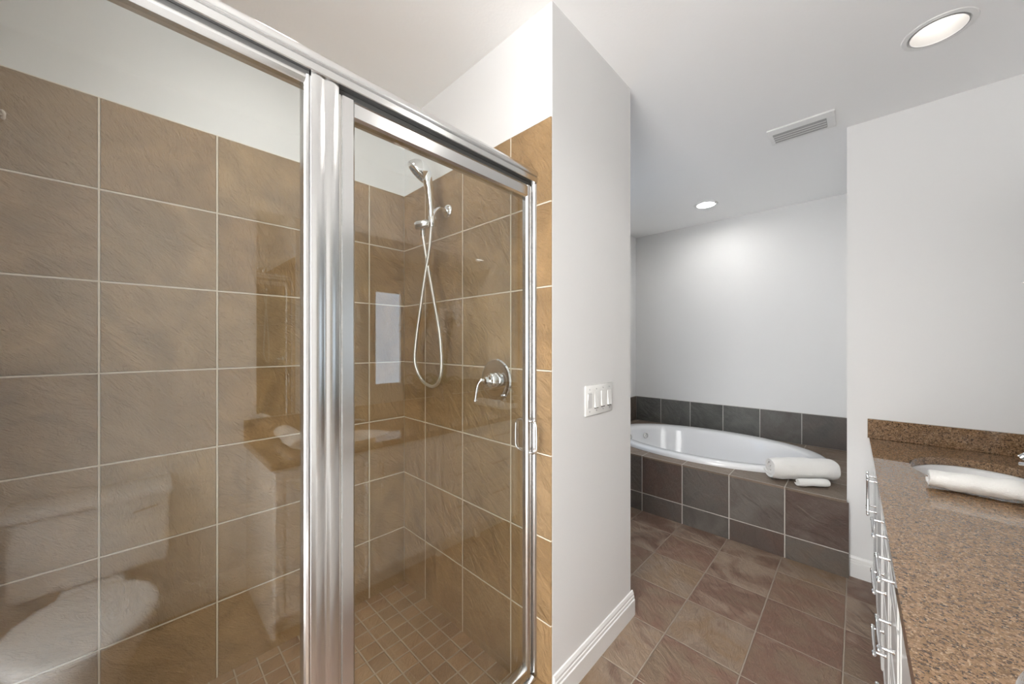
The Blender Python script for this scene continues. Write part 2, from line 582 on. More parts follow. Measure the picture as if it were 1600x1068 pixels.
# baseboards
BP = [(0, 0), (0.017, 0), (0.017, 0.082), (0.013, 0.086), (0.013, 0.098), (0.010, 0.102), (0.010, 0.112), (0.005, 0.124), (0, 0.126)]
def base(name, fn, a, b, label=None):
    bm = B(); prism(bm, BP, fn, a, b)
    return struct(name, bm, TRIM, label, smooth=20)
base('baseboard_partition', lambda u, v, t: (XP + u, t, v), YS + 0.012, YP2 + 0.017, 'white baseboard along the foot of the partition')
base('baseboard_partition_end', lambda u, v, t: (t, YP2 + u, v), XL, XP)
base('baseboard_end', lambda u, v, t: (t, YE - u, v), -0.036, 0.093, 'white baseboard between tub and vanity')
base('baseboard_nook', lambda u, v, t: (XL + u, t, v), YP2 + 0.017, YT)
base('baseboard_right', lambda u, v, t: (XM - u, t, v), YREAR, 0.448)

# ------------------------------------------------------------------ recessed lights and vent
def can(x, y, r, depth, label, glow=0.75, lens=None, inner=None):
    t = thing('recessed_light', label, 'ceiling light', (x, y, CEIL), 'recessed ceiling lights')
    bm = B(); lathe(bm, [(r + 0.022, -0.0005), (r + 0.020, -0.004), (r + 0.004, -0.006), (r, -0.003), (r, 0.004)], (x, y, CEIL), seg=48)
    obj('trim_ring', bm, TRIM, t)
    bm = B(); lathe(bm, [(r, 0.0), (r * 0.97, depth * 0.4), (r * 0.86, depth), (r * 0.86, depth + 0.002), (0, depth + 0.002)], (x, y, CEIL), seg=48)
    obj('reflector', bm, inner or CANW, t)
    bm = B(); lathe(bm, [(r - 0.0005, -0.0062), (r - 0.0045, -0.0062), (r - 0.0045, -0.001), (r - 0.0005, -0.001)], (x, y, CEIL), seg=48)
    obj('gap_ring', bm, VENTG, t)
    bm = B(); lathe(bm, [(0, depth - 0.004), (r * glow, depth - 0.004), (r * glow, depth), (0, depth)], (x, y, CEIL), seg=48)
    obj('lens', bm, lens or BULB, t)
    return t
can(*CANS[0], 0.105, 'large recessed ceiling light over the end of the vanity, nearest the vent', 0.62,
    emit_mat('frosted_bulb', (1.0, 0.96, 0.91), 9.0), plain('satin_reflector', (0.36, 0.35, 0.34), 0.45))
can(*CANS[1], 0.055, 'recessed ceiling light over the vanity, seen only as a reflection in the shower glass')
can(*CANS[2], 0.012, 'small bright recessed ceiling light above the bathtub', 0.82,
    emit_mat('flush_lens', (1.0, 0.975, 0.94), 80.0))
can(*CANS[3], 0.030, 'recessed ceiling light over the middle of the shower, above the frame', 0.75,
    emit_mat('shower_lens', (1.0, 0.97, 0.93), 45.0))
can(*CANS[4], 0.055, 'added unseen fill light in the ceiling over the camera by the toilet', 0.75,
    emit_mat('added_fill_lens', (1.0, 0.97, 0.94), 150.0))  # unseen downlight added to brighten the space around the camera

t = thing('air_vent', 'white ceiling air vent with grey louvers above the end of the vanity', 'vent', (-0.253, 2.865, CEIL))
bm = B()
X0, X1, Y0, Y1 = -0.414, -0.091, 2.763, 2.975
x0, x1, y0, y1 = -0.392, -0.131, 2.828, 2.955
for a in ((X0, X1, Y0, y0), (X0, X1, y1, Y1), (X0, x0, y0, y1), (x1, X1, y0, y1)):
    box(bm, *a, CEIL - 0.010, CEIL - 0.0004, 0.0015, 1)
obj('frame', bm, TRIM, t)
bm = B(); box(bm, x0, x1, y0, y1, CEIL - 0.0025, CEIL - 0.0005)
obj('vent_shade_sheet', bm, SLOT, t)  # dark sheet standing in for the shade inside the vent
for k in range(4):
    yy = y0 + 0.006 + k * 0.031
    bm = B(); prism(bm, [(yy, CEIL - 0.003), (yy + 0.0025, CEIL - 0.003), (yy + 0.0215, CEIL - 0.013), (yy + 0.019, CEIL - 0.013)],
                    lambda u, v, s: (s, u, v), x0 + 0.001, x1 - 0.001)
    obj('louver', bm, VENTG, t)
    bm = B(); box(bm, x0 + 0.001, x1 - 0.001, yy + 0.0175, yy + 0.0220, CEIL - 0.0152, CEIL - 0.0132)
    obj('louver_highlight', bm, TRIM, t)  # white bar painted in for light caught along the slat's lower edge

# ------------------------------------------------------------------ shower screen
t = thing('shower_screen', 'fixed clear glass shower panel with fluted chrome post and header rail', 'shower screen', (XG, 0.0, 0.085))
arc = [(-0.945 + 0.017 * math.cos(a), 2.106 + 0.026 * math.sin(a)) for a in [i * PI / 16 for i in range(0, 9)]]
HP = [(-0.984, 2.078), (-0.932, 2.078), (-0.930, 2.080), (-0.930, 2.096), (-0.934, 2.098), (-0.934, 2.101), (-0.929, 2.103)] + arc + [(-0.965, 2.132), (-0.978, 2.128), (-0.984, 2.118)]
bm = B(); prism(bm, HP, lambda u, v, s: (u, s, v), YSH + 0.009, YS - 0.001)
obj('header_rail', bm, ALU, t, 25)
bm = B(); box(bm, -0.970, -0.940, YSH + 0.012, 0.285, 2.066, 2.0775); box(bm, -0.968, -0.952, 0.353, 1.103, 2.0585, 2.0775)
obj('gap_shade', bm, GAPSHADE, t)  # dark strips painted in for the shade of the gap under the header
RP = [(-0.972, 2.046), (-0.944, 2.046), (-0.940, 2.051), (-0.938, 2.058), (-0.940, 2.067), (-0.972, 2.067)]
bm = B(); prism(bm, RP, lambda u, v, s: (u, s, v), YSH + 0.012, 0.276)
obj('top_rail', bm, ALU, t, 25)
bm = B(); box(bm, -0.972, -0.938, YSH + 0.012, 0.276, 0.098, 0.13, 0.003)
obj('bottom_rail', bm, ALU, t)
SP = [(-0.972, 0.274), (-0.944, 0.274), (-0.938, 0.277), (-0.936, 0.282), (-0.939, 0.288), (-0.972, 0.288)]
bm = B(); prism(bm, SP, lambda u, v, s: (u, v, s), 0.098, 2.067)
obj('stile', bm, ALU, t, 25)
def flute(y0, y1, n, base, amp, back):
    pts = []
    for i in range(n):
        a = y0 + (y1 - y0) * i / n
        b = y0 + (y1 - y0) * (i + 1) / n
        for k in range(8):
            s = k / 8
            pts.append((base + amp * math.sin(PI * s), a + (b - a) * s))
    pts.append((base, y1))
    return pts + [(back, y1), (back, y0)]
bm = B(); prism(bm, flute(0.288, 0.352, 2, -0.938, 0.0024, -0.978), lambda u, v, s: (u, v, s), 0.085, 2.0775)
obj('post', bm, ALU, t, 40)
bm = B(); box(bm, -0.958, -0.952, YSH + 0.014, 0.275, 0.12, 2.05)
obj('glass_pane', bm, GLASS, t, 0)
bm = B(); prism(bm, [(-0.982, 1.104), (-0.95, 1.108), (-0.940, 1.113), (-0.936, 1.1215), (-0.982, 1.1215)], lambda u, v, s: (u, v, s), 0.085, 2.0775)
obj('wall_jamb', bm, ALU, t, 25)
bm = B(); box(bm, -0.990, -0.925, YSH + 0.01, 1.104, 0.0855, 0.0965, 0.003)
obj('sill_track', bm, ALU, t)

t = thing('shower_door', 'clear glass hinged shower door with chrome frame and D shaped pulls', 'shower door', (XG, 0.36, 0.1))
DT, DB_ = 2.058, 0.105
bm = B(); prism(bm, [(-0.972, 0.3575), (-0.944, 0.3575), (-0.938, 0.361), (-0.938, 0.388), (-0.943, 0.393), (-0.972, 0.393)], lambda u, v, s: (u, v, s), DB_, DT)
obj('hinge_stile', bm, ALU, t, 25)
bm = B(); prism(bm, [(-0.963, 1.066), (-0.946, 1.066), (-0.940, 1.070), (-0.938, 1.080), (-0.942, 1.092), (-0.946, 1.098), (-0.963, 1.098)], lambda u, v, s: (u, v, s), DB_, DT)
obj('latch_stile', bm, ALU, t, 25)
bm = B(); prism(bm, [(-0.972, 2.010), (-0.946, 2.010), (-0.939, 2.016), (-0.938, 2.050), (-0.942, DT), (-0.972, DT)], lambda u, v, s: (u, s, v), 0.391, 1.068)
obj('top_rail', bm, ALU, t, 25)
bm = B(); box(bm, -0.972, -0.938, 0.391, 1.068, DB_, DB_ + 0.04, 0.003)
obj('bottom_rail', bm, ALU, t)
bm = B(); box(bm, -0.9435, -0.9405, 0.3535, 0.3572, DB_, DT)
obj('hinge_strip', bm, SATIN, t)
bm = B(); box(bm, -0.960, -0.954, 0.390, 1.069, DB_ + 0.03, 2.014)
obj('glass_pane', bm, GLASS, t, 0)
for s, x, y in ((1, -0.940, 1.084), (-1, -0.962, 1.084)):
    bm = B()
    e = 0.034 if s > 0 else 0.055
    pts = [(x, y, 1.122), (x + s * e * 0.6, y, 1.122), (x + s * e * 0.9, y, 1.113), (x + s * e, y, 1.095), (x + s * e, y, 1.025),
           (x + s * e * 0.9, y, 1.007), (x + s * e * 0.6, y, 0.998), (x, y, 0.998)]
    tube(bm, smooth_path(pts, 5), 0.0045, 12)
    obj('door_pull', bm, CHROME, t, 60)

# ------------------------------------------------------------------ shower fittings
t = thing('shower_valve', 'round chrome shower valve with lever handle on brown tile', 'shower valve', (-1.17, YS, 1.268))
o = (-1.17, YS - 0.0005, 1.268)
bm = B(); lathe(bm, [(0.0, 0), (0.094, 0.0), (0.095, 0.004), (0.090, 0.010), (0.078, 0.013), (0.070, 0.011), (0.035, 0.014), (0.0, 0.014)], o, (0, -1, 0), 56)
obj('escutcheon', bm, CHROME, t)
bm = B(); lathe(bm, [(0.034, 0.012), (0.034, 0.022), (0.030, 0.028), (0.034, 0.033), (0.031, 0.040), (0.025, 0.044), (0.028, 0.049), (0.025, 0.056), (0.018, 0.060),
                     (0.020, 0.066), (0.014, 0.074), (0, 0.077)], o, (0, -1, 0), 40)
obj('hub', bm, CHROME, t)
bm = B()
p0 = Vector((-1.172, YS - 0.066, 1.268))
pts = [p0, p0 + Vector((-0.012, -0.016, 0.002)), p0 + Vector((-0.024, -0.024, -0.020)), p0 + Vector((-0.030, -0.027, -0.052)), p0 + Vector((-0.034, -0.029, -0.082))]
tube(bm, smooth_path(pts, 6), [0.011 - 0.0045 * min(1, i / 14) for i in range(25)], 14)
lathe(bm, [(0, -0.008), (0.008, -0.004), (0.010, 0.002), (0.006, 0.008), (0, 0.010)], p0 + Vector((-0.034, -0.029, -0.086)), (0, 0, -1), 16)
obj('lever', bm, CHROME, t, 60)
bm = B()
lathe(bm, [(0, 0), (0.007, 0.0), (0.006, 0.012), (0, 0.014)], (-1.12, YS - 0.012, 1.202), (0, -1, 0), 14)
obj('stop_knob', bm, CHROME, t, 60)

t = thing('hand_shower', 'chrome hand shower on wall arm with hanging metal hose', 'shower head', (-1.536, YS, 2.118))
bm = B(); lathe(bm, [(0, 0), (0.036, 0), (0.036, 0.004), (0.030, 0.010), (0.016, 0.016), (0, 0.016)], (-1.536, YS - 0.0005, 2.118), (0, -1, 0), 36)
obj('flange', bm, CHROME, t, 50)
bm = B(); tube(bm, smooth_path([(-1.536, YS - 0.010, 2.118), (-1.536, YS - 0.045, 2.119), (-1.538, YS - 0.075, 2.098), (-1.538, YS - 0.094, 2.060)], 6), 0.0115, 16)
obj('arm', bm, CHROME, t, 60)
br = Vector((-1.538, 1.026, 2.042))
bm = B()
lathe(bm, [(0, -0.028), (0.019, -0.028), (0.021, -0.020), (0.021, 0.018), (0.018, 0.024), (0, 0.024)], br, (0.02, -0.06, 1), 24)
lathe(bm, [(0, 0), (0.017, 0), (0.021, 0.006), (0.022, 0.060), (0.018, 0.072), (0, 0.075)], br + Vector((-0.010, -0.012, -0.010)), (-0.86, -0.50, -0.10), 24)
lathe(bm, [(0.013, 0.0), (0.013, -0.034), (0.010, -0.042), (0, -0.042)], br + Vector((-0.062, -0.012, -0.022)), (0, 0, 1), 20)
obj('bracket', bm, SATIN, t, 50)
hd = Vector((-1.572, 0.968, 2.280))
fn = Vector((-0.46, -0.52, -0.73)).normalized()
bm = B()
hp = smooth_path([br + Vector((0.0, -0.004, 0.0)), br + Vector((0.0, -0.008, 0.07)), br + Vector((0.002, -0.018, 0.14)), br + Vector((0.004, -0.030, 0.20)), br + Vector((-0.006, -0.036, 0.245)), hd - fn * 0.034 + Vector((-0.012, -0.012, 0.006))], 6)
tube(bm, hp, [0.0135 + 0.0115 * math.sin(min(1.0, i / 24) * PI * 0.5) ** 1.5 - 0.0015 * max(0, i - 25) for i in range(31)], 18)
obj('handle', bm, CHROME, t, 60)
bm = B(); lathe(bm, [(0, -0.060), (0.022, -0.057), (0.040, -0.047), (0.054, -0.030), (0.062, -0.008), (0.063, 0.004), (0.059, 0.012), (0.052, 0.014), (0.0445, 0.011)], hd, fn, 40)
hdo = obj('head', bm, CHROME, t, 60)
bm = B(); lathe(bm, [(0.0445, 0.011), (0.030, 0.013), (0.026, 0.010), (0, 0.012)], hd, fn, 40)
a, b, _ = frame_of(fn)
for rr, nn in ((0.036, 14), (0.019, 8)):
    for k in range(nn):
        q = hd + fn * 0.012 + a * (rr * math.cos(2 * PI * k / nn)) + b * (rr * math.sin(2 * PI * k / nn))
        lathe(bm, [(0.003, 0), (0.002, 0.004), (0, 0.004)], q, fn, 6)
fo = obj('spray_face', bm, plain('grey_spray_face', (0.16, 0.16, 0.17), 0.35), hdo, 40)
fo.matrix_parent_inverse = Matrix.Identity(4)
yy = 1.03
hs = [(-1.600, 1.014, 1.980), (-1.585, yy, 1.84), (-1.530, yy, 1.66), (-1.478, yy, 1.48), (-1.462, yy, 1.345), (-1.474, yy, 1.265), (-1.525, yy + 0.01, 1.222), (-1.584, yy + 0.01, 1.215),
      (-1.660, yy + 0.01, 1.245), (-1.703, yy, 1.33), (-1.692, yy, 1.45), (-1.655, yy, 1.60), (-1.600, yy - 0.004, 1.78), (-1.560, yy - 0.006, 1.90), (-1.542, yy - 0.004, 2.02)]
bm = B(); tube(bm, smooth_path(hs, 8), 0.0082, 12)
obj('hose', bm, HOSE, t, 60)

t = thing('wall_hook', 'small beige hook on the shower tile at the far left', 'hook', (XB, -0.300, 2.096))
bm = B(); lathe(bm, [(0, 0), (0.009, 0), (0.009, 0.004), (0, 0.005)], (XB, -0.298, 2.170), (1, 0, 0), 16)
obj('mount', bm, plain('beige_plastic', (0.72, 0.62, 0.50), 0.4), t)
bm = B(); tube(bm, smooth_path([(XB + 0.004, -0.298, 2.170), (XB + 0.020, -0.294, 2.170), (XB + 0.024, -0.290, 2.158), (XB + 0.014, -0.292, 2.148), (XB + 0.008, -0.296, 2.152)], 5), 0.0035, 10)
obj('hook_arm', bm, bpy.data.materials['beige_plastic'], t, 60)

# ------------------------------------------------------------------ light switches
t = thing('light_switch', 'white four gang light switch plate on the partition wall', 'light switch', (XP, 1.479, 1.177))
bm = B()
ys = [1.362 + 0.234 * (k + 0.5) / 4 for k in range(4)]
fl = rect(0, 1, 0, 1, 0)
box(bm, XP + 0.0003, XP + 0.0065, 1.359, 1.599, 1.109, 1.245, 0.004, 2)
obj('plate', bm, PLASTIC, t)
for k, y in enumerate(ys):
    bm = B()
    if k == 0:
        box(bm, XP + 0.0065, XP + 0.0085, y - 0.017, y + 0.017, 1.142, 1.212, 0.001, 1)
        box(bm, XP + 0.008, XP + 0.0105, y - 0.014, y + 0.014, 1.180, 1.206, 0.001, 1)
        obj('dimmer', bm, plain('switch_grey', (0.70, 0.70, 0.69), 0.35), t)
    else:
        s = 1 if k != 2 else -1
        prism(bm, [(XP + 0.006, 1.142), (XP + 0.0125 + 0.001 * s, 1.142), (XP + 0.0095, 1.177), (XP + 0.0080 - 0.001 * s, 1.212), (XP + 0.006, 1.212)],
              lambda u, v, q: (u, q, v), y - 0.016, y + 0.016)
        obj('rocker', bm, PLASTIC, t, 15)
        bm = B(); box(bm, XP + 0.0068, XP + 0.0074, y - 0.017, y + 0.017, 1.137, 1.1425)
        obj('gap', bm, SLOT, t)
    for z in (1.128, 1.226):
        bm = B(); lathe(bm, [(0.0035, 0), (0.003, 0.0012), (0, 0.0014)], (XP + 0.0068, y, z), (1, 0, 0), 12)
        obj('screw', bm, VENTG, t)

# ------------------------------------------------------------------ bathtub and its tiled surround
TC = (-1.05, 3.72)
TA, TBb = 0.90, 0.60
t = thing('tub_surround', 'slate tiled bathtub surround with deck and low splash', 'tub surround', (-1.03, YT, 0))
bm = B(); box(bm, XL + 0.001, -0.036, YT, YT + 0.014, 0.001, DECK - 0.013)
obj('front_panel', bm, TUBF, t)
bm = B(); plate_with_holes(bm, rect(XL + 0.001, XR - 0.001, YT - 0.003, YB - 0.001, DECK), [oval(TC[0], TC[1], TA - 0.03, TBb - 0.03, DECK)], 0.012)
obj('deck', bm, TUBD, t)
bm = B(); box(bm, XL + 0.010, XR - 0.001, YB - 0.011, YB - 0.0005, DECK + 0.0005, 0.77)
obj('splash_back', bm, TUBS, t)
bm = B(); box(bm, XL + 0.0005, XL + 0.010, YT, YB - 0.012, DECK + 0.0005, 0.77)
obj('splash_side', bm, TUBS2, t)

bm = B()
prof = [(0.0, 0.4715), (0.0, 0.488), (0.004, 0.500), (0.014, 0.508), (0.030, 0.511), (0.085, 0.506), (0.105, 0.502), (0.118, 0.490), (0.126, 0.465),
        (0.150, 0.35), (0.185, 0.22), (0.230, 0.12), (0.29, 0.085), (0.36, 0.078), (0.45, 0.076)]
loft(bm, [oval(TC[0], TC[1], TA - d, TBb - d, z, 96, 2.1) for d, z in prof])
tub = obj('bathtub', bm, ACRYL, smooth=60)
tag(tub, 'white oval drop-in bathtub in slate tiled deck', 'bathtub')
def tub_jet(ang, z, d):
    p = 2.1
    c, s = math.cos(ang), math.sin(ang)
    x = TC[0] + (TA - d) * math.copysign(abs(c) ** (2 / p), c)
    y = TC[1] + (TBb - d) * math.copysign(abs(s) ** (2 / p), s)
    n = Vector((TC[0] - x, (TC[1] - y) * 1.5, 0.05)).normalized()
    bm = B(); lathe(bm, [(0, 0), (0.030, 0), (0.030, 0.004), (0.024, 0.009), (0.012, 0.008), (0, 0.010)], Vector((x, y, z)) + n * 0.001, n, 24)
    return bm
for ang, z, d in ((2.62, 0.40, 0.140), (3.05, 0.40, 0.140), (3.5, 0.40, 0.140)):
    obj('water_jet', tub_jet(ang, z, d), SATIN, tub, 50)

# ------------------------------------------------------------------ towels
def roll_mesh(length, R, turns, thick, flat=1.0, bump=0.004, seed=0, nl=44, spt=26, droop=0.0):
    """rolled towel: spiral sheet of real thickness along +X, resting on z=0"""
    bm = B()
    ns = int(turns * spt)
    th_ = [2 * PI * i / spt for i in range(ns + 1)]
    phase = 2 * PI * turns + PI * 0.12
    off = Vector((seed * 3.1, seed * 1.7, seed))
    rows = []
    for k in range(nl + 1):
        s = k / nl
        x = length * (s - 0.5)
        outer, inner = [], []
        for i, a in enumerate(th_):
            r_out = R - (2 * PI * turns - a) / (2 * PI) * thick * 1.02
            end = min(1.0, (ns - i) / 2.0 + 0.15)
            shift = 0.012 * (1 - i / ns) * (1 if s < 0.5 else -1) * (1 if (s < 0.06 or s > 0.94) else 0)
            rr = r_out - R * 0.10 * (abs(2 * s - 1) ** 6)
            def pt(r):
                z = r * math.sin(a - phase)
                y = r * math.cos(a - phase)
                v = Vector((x + shift, y, z * flat))
                v += noise.noise_vector(v * 22 + off) * bump
                v += noise.noise_vector(v * 7 + off) * bump * 1.3
                zz = v.z + R * flat
                v.z = max(zz, 0.0004 if zz < 0.004 else zz)
                return v
            outer.append(pt(rr))
            inner.append(pt(max(0.001, rr - thick * 0.74 * end)))
        rows.append([bm.verts.new(p) for p in outer + inner[::-1]])
    n = len(rows[0])
    for r0, r1 in zip(rows, rows[1:]):
        for i in range(n):
            j = (i + 1) % n
            bm.faces.new((r0[i], r0[j], r1[j], r1[i]))
    half = n // 2
    for r in (rows[0], rows[-1]):
        for i in range(half - 1):
            bm.faces.new((r[i], r[i + 1], r[n - 2 - i], r[n - 1 - i]))
    return bm

def place_roll(o, A, Bp):
    A, Bp = Vector(A), Vector(Bp)
    o.location = (A + Bp) / 2
    d = Bp - A
    o.rotation_euler = (0, 0, math.atan2(d.y, d.x))

o = obj('towel', roll_mesh(0.42, 0.086, 2.7, 0.026, 1.0, 0.004, 1), TOWEL, smooth=70)
place_roll(o, (-0.455, 3.112, DECK + 0.0015), (-0.115, 3.372, DECK + 0.0015))
tag(o, 'large rolled white bath towel on the tub deck corner', 'towel', 'rolled white towels')
o = obj('towel', roll_mesh(0.20, 0.033, 2.2, 0.012, 0.92, 0.003, 2, 26), TOWEL, smooth=70)
place_roll(o, (-0.292, 3.075, DECK + 0.0015), (-0.140, 3.205, DECK + 0.0015))
tag(o, 'small rolled white washcloth in front of the large rolled towel', 'towel', 'rolled white towels')
def counter_towel(label, y, seed):
    o = obj('towel', roll_mesh(0.40, 0.068, 1.9, 0.028, 0.62, 0.005, seed, 40), TOWEL, smooth=70)
    place_roll(o, (0.205, y + 0.01, CT + 0.0015), (0.60, y + 0.02, CT + 0.0015))
    tag(o, label, 'towel', 'rolled white towels')
counter_towel('folded white hand towel lying across the front of the sink by the end wall', 2.150, 3)
counter_towel('folded white hand towel by the near sink, seen reflected beside the chrome post', 0.595, 4)

# ------------------------------------------------------------------ vanity
VY0, VY1 = 0.45, YE - 0.001
SINKS = [(0.40, 2.515), (0.40, 0.92)]
XF = 0.094
def panel_front(bm, y0, y1, z0, z1, th=0.019):
    x = XF - 0.0005
   
    """raised panel front facing -X"""
    steps = [(0.0, 0.0), (0.0, th - 0.003), (0.003, th), (0.036, th), (0.040, th - 0.005), (0.048, th - 0.006), (0.053, th - 0.003), (0.064, th - 0.001), (0.068, th - 0.001)]
    m = min(1.0, 0.42 * min(y1 - y0, z1 - z0) / 0.068)
    rings = []
    for ins, h in steps:
        i = ins * m
        rings.append([(x - h, y0 + i, z0 + i), (x - h, y1 - i, z0 + i), (x - h, y1 - i, z1 - i), (x - h, y0 + i, z1 - i)])
    return loft(bm, rings, True, True)

def pull(bm, yc, zc, length=0.19, post=0.15, vertical=False):
    x = XF - 0.019
    ax = Vector((0, 0, 1)) if vertical else Vector((0, 1, 0))
    c = Vector((x - 0.032, yc, zc))
    h = length / 2
    prof = [(0, -h - 0.004), (0.004, -h - 0.003), (0.0065, -h + 0.003), (0.005, -h + 0.008), (0.0042, -h + 0.011), (0.0065, -h + 0.014), (0.0065, -h + 0.020),
            (0.0050, -h + 0.023), (0.0050, h - 0.023), (0.0065, h - 0.020), (0.0065, h - 0.014), (0.0042, h - 0.011), (0.005, h - 0.008), (0.0065, h - 0.003), (0.004, h + 0.003), (0, h + 0.004)]
    lathe(bm, prof, c, ax, 16)
    for s in (-1, 1):
        q = c + ax * (s * post / 2)
        lathe(bm, [(0, -0.001), (0.004, 0), (0.004, 0.022), (0.007, 0.0315), (0, 0.0317)], q, (1, 0, 0), 12)
    return bm

def cabinet(name, label, y0, y1):
    t = thing(name, label, 'cabinet', (XF, (y0 + y1) / 2, 0), 'vanity cabinets')
    bm = B()
    box(bm, XF + 0.018, XM - 0.002, y0, y0 + 0.016, 0.0005, CT - 0.0365)
    box(bm, XF + 0.018, XM - 0.002, y1 - 0.016, y1, 0.0005, CT - 0.0365)
    box(bm, XF + 0.018, XM - 0.002, y0 + 0.016, y1 - 0.016, 0.10, 0.115)
    box(bm, XM - 0.012, XM - 0.002, y0 + 0.016, y1 - 0.016, 0.115, CT - 0.0365)
    box(bm, XF, XF + 0.018, y0, y1, 0.0925, CT - 0.0365)
    obj('carcass', bm, CAB, t, 0)
    bm = B(); box(bm, XF + 0.055, XF + 0.070, y0 + 0.0165, y1 - 0.0165, 0.0005, 0.0995)
    obj('toe_kick', bm, CAB, t, 0)
    return t
ROWS = [(0.655, 0.818), (0.398, 0.645), (0.105, 0.388)]
PULLZ = [0.742, 0.540, 0.318]
def drawers(y0, y1, label):
    t = cabinet('drawer_cabinet', label, y0, y1)
    for (z0, z1), pz in zip(ROWS, PULLZ):
        bm = B(); panel_front(bm, y0 + 0.005, y1 - 0.005, z0, z1)
        d = obj('drawer', bm, CAB, t, 20)
        bm = B(); pull(bm, (y0 + y1) / 2, pz)
        h = obj('pull', bm, CHROME, d, 50)
        h.matrix_parent_inverse = Matrix.Identity(4)
def doors(y0, y1, label):
    t = cabinet('sink_cabinet', label, y0, y1)
    m = (y0 + y1) / 2
    for a, b, hy in ((y0 + 0.005, m - 0.002, m - 0.045), (m + 0.002, y1 - 0.005, m + 0.045)):
        bm = B(); panel_front(bm, a, b, 0.105, 0.818)
        d = obj('cabinet_door', bm, CAB, t, 20)
        bm = B(); pull(bm, hy, 0.672, 0.19, 0.15, True)
        h = obj('pull', bm, CHROME, d, 50)
        h.matrix_parent_inverse = Matrix.Identity(4)
XF = 0.101
doors(VY0, 1.4185, 'white two door sink cabinet nearest the camera below the granite counter')
XF = 0.098
drawers(1.419, 1.7525, 'white three drawer cabinet with chrome pulls, nearer of the two')
XF = 0.095
drawers(1.753, 2.0865, 'white three drawer cabinet with chrome pulls, farther of the two')
XF = 0.090
doors(2.087, VY1 - 0.002, 'white two door sink cabinet against the end wall')

t = thing('countertop', 'speckled brown granite vanity countertop with low backsplash', 'countertop', (0.064, (VY0 + VY1) / 2, CT))
bm = B(); plate_with_holes(bm, [(0.0735, VY0 - 0.012, CT), (XM - 0.001, VY0 - 0.012, CT), (XM - 0.001, VY1, CT), (0.0535, VY1, CT)], [oval(x, y, 0.222, 0.280, CT, 72) for x, y in SINKS], 0.036)
ob = obj('slab', bm, GRANITE, t, 30)
bm = B(); box(bm, 0.046, XM - 0.022, VY1 - 0.020, VY1 - 0.0003, CT + 0.0003, CT + 0.114, 0.002, 1)
obj('side_splash', bm, GRANITE, t)
bm = B(); box(bm, XM - 0.021, XM - 0.001, VY0 - 0.012, VY1 - 0.0003, CT + 0.0003, CT + 0.114, 0.002, 1)
obj('back_splash', bm, GRANITE, t)

def sink(x, y, label):
    t = thing('sink', label, 'sink', (x, y, CT - 0.036), 'undermount sinks')
    bm = B()
    pr = [(-0.012, CT - 0.048), (-0.012, CT - 0.0375), (0.004, CT - 0.0375), (0.012, CT - 0.050), (0.022, CT - 0.085), (0.045, CT - 0.135), (0.090, CT - 0.170), (0.14, CT - 0.182), (0.198, CT - 0.186)]
    loft(bm, [oval(x, y, 0.222 - d, 0.280 - d, z, 72) for d, z in pr])
    obj('bowl', bm, PORC, t, 60)
    bm = B(); lathe(bm, [(0.030, -0.002), (0.030, 0.002), (0.024, 0.004), (0.010, 0.001), (0, 0.001)], (x, y, CT - 0.1855), (0, 0, 1), 24)
    obj('drain', bm, CHROME, t)
sink(*SINKS[0], 'white oval undermount sink at the end wall of the counter')
sink(*SINKS[1], 'white oval undermount sink at the near end, seen reflected in the shower door')

def faucet(y, label):
    x = 0.600
    t = thing('faucet', label, 'faucet', (x, y, CT), 'chrome widespread faucets')
    bm = B(); lathe(bm, [(0, 0.0005), (0.027, 0.0005), (0.026, 0.006), (0.018, 0.012), (0.015, 0.03), (0.016, 0.05)], (x, y, CT), seg=24)
    tube(bm, smooth_path([(x, y, CT + 0.03), (x, y, CT + 0.08), (x - 0.03, y, CT + 0.118), (x - 0.085, y, CT + 0.118), (x - 0.115, y, CT + 0.095)], 6), [0.014 - 0.003 * i / 24 for i in range(25)], 16)
    obj('spout', bm, CHROME, t, 50)
    for s in (-1, 1):
        yy = y + s * 0.11
        bm = B(); lathe(bm, [(0, 0.0005), (0.025, 0.0005), (0.024, 0.006), (0.015, 0.012), (0.014, 0.028), (0.018, 0.034), (0.016, 0.044), (0, 0.048)], (x, yy, CT), seg=24)
        tube(bm, smooth_path([(x, yy, CT + 0.040), (x - 0.025, yy + s * 0.022, CT + 0.043), (x - 0.058, yy + s * 0.045, CT + 0.042), (x - 0.082, yy + s * 0.062, CT + 0.038)], 6),
             [0.009 + 0.004 * (i / 18) for i in range(19)], 14, flat=0.62)
        obj('handle', bm, CHROME, t, 50)
faucet(SINKS[0][1], 'chrome faucet at the sink by the end wall, at the right edge of the photo')
faucet(SINKS[1][1], 'chrome faucet behind the near sink, seen only as a reflection in the shower glass')

t = tag(obj('mirror', box(B(), XM - 0.007, XM - 0.001, 0.50, VY1 - 0.03, CT + 0.118, 2.236), MIRROR, smooth=0), 'wide frameless vanity mirror, seen reflected in the shower glass', 'mirror')

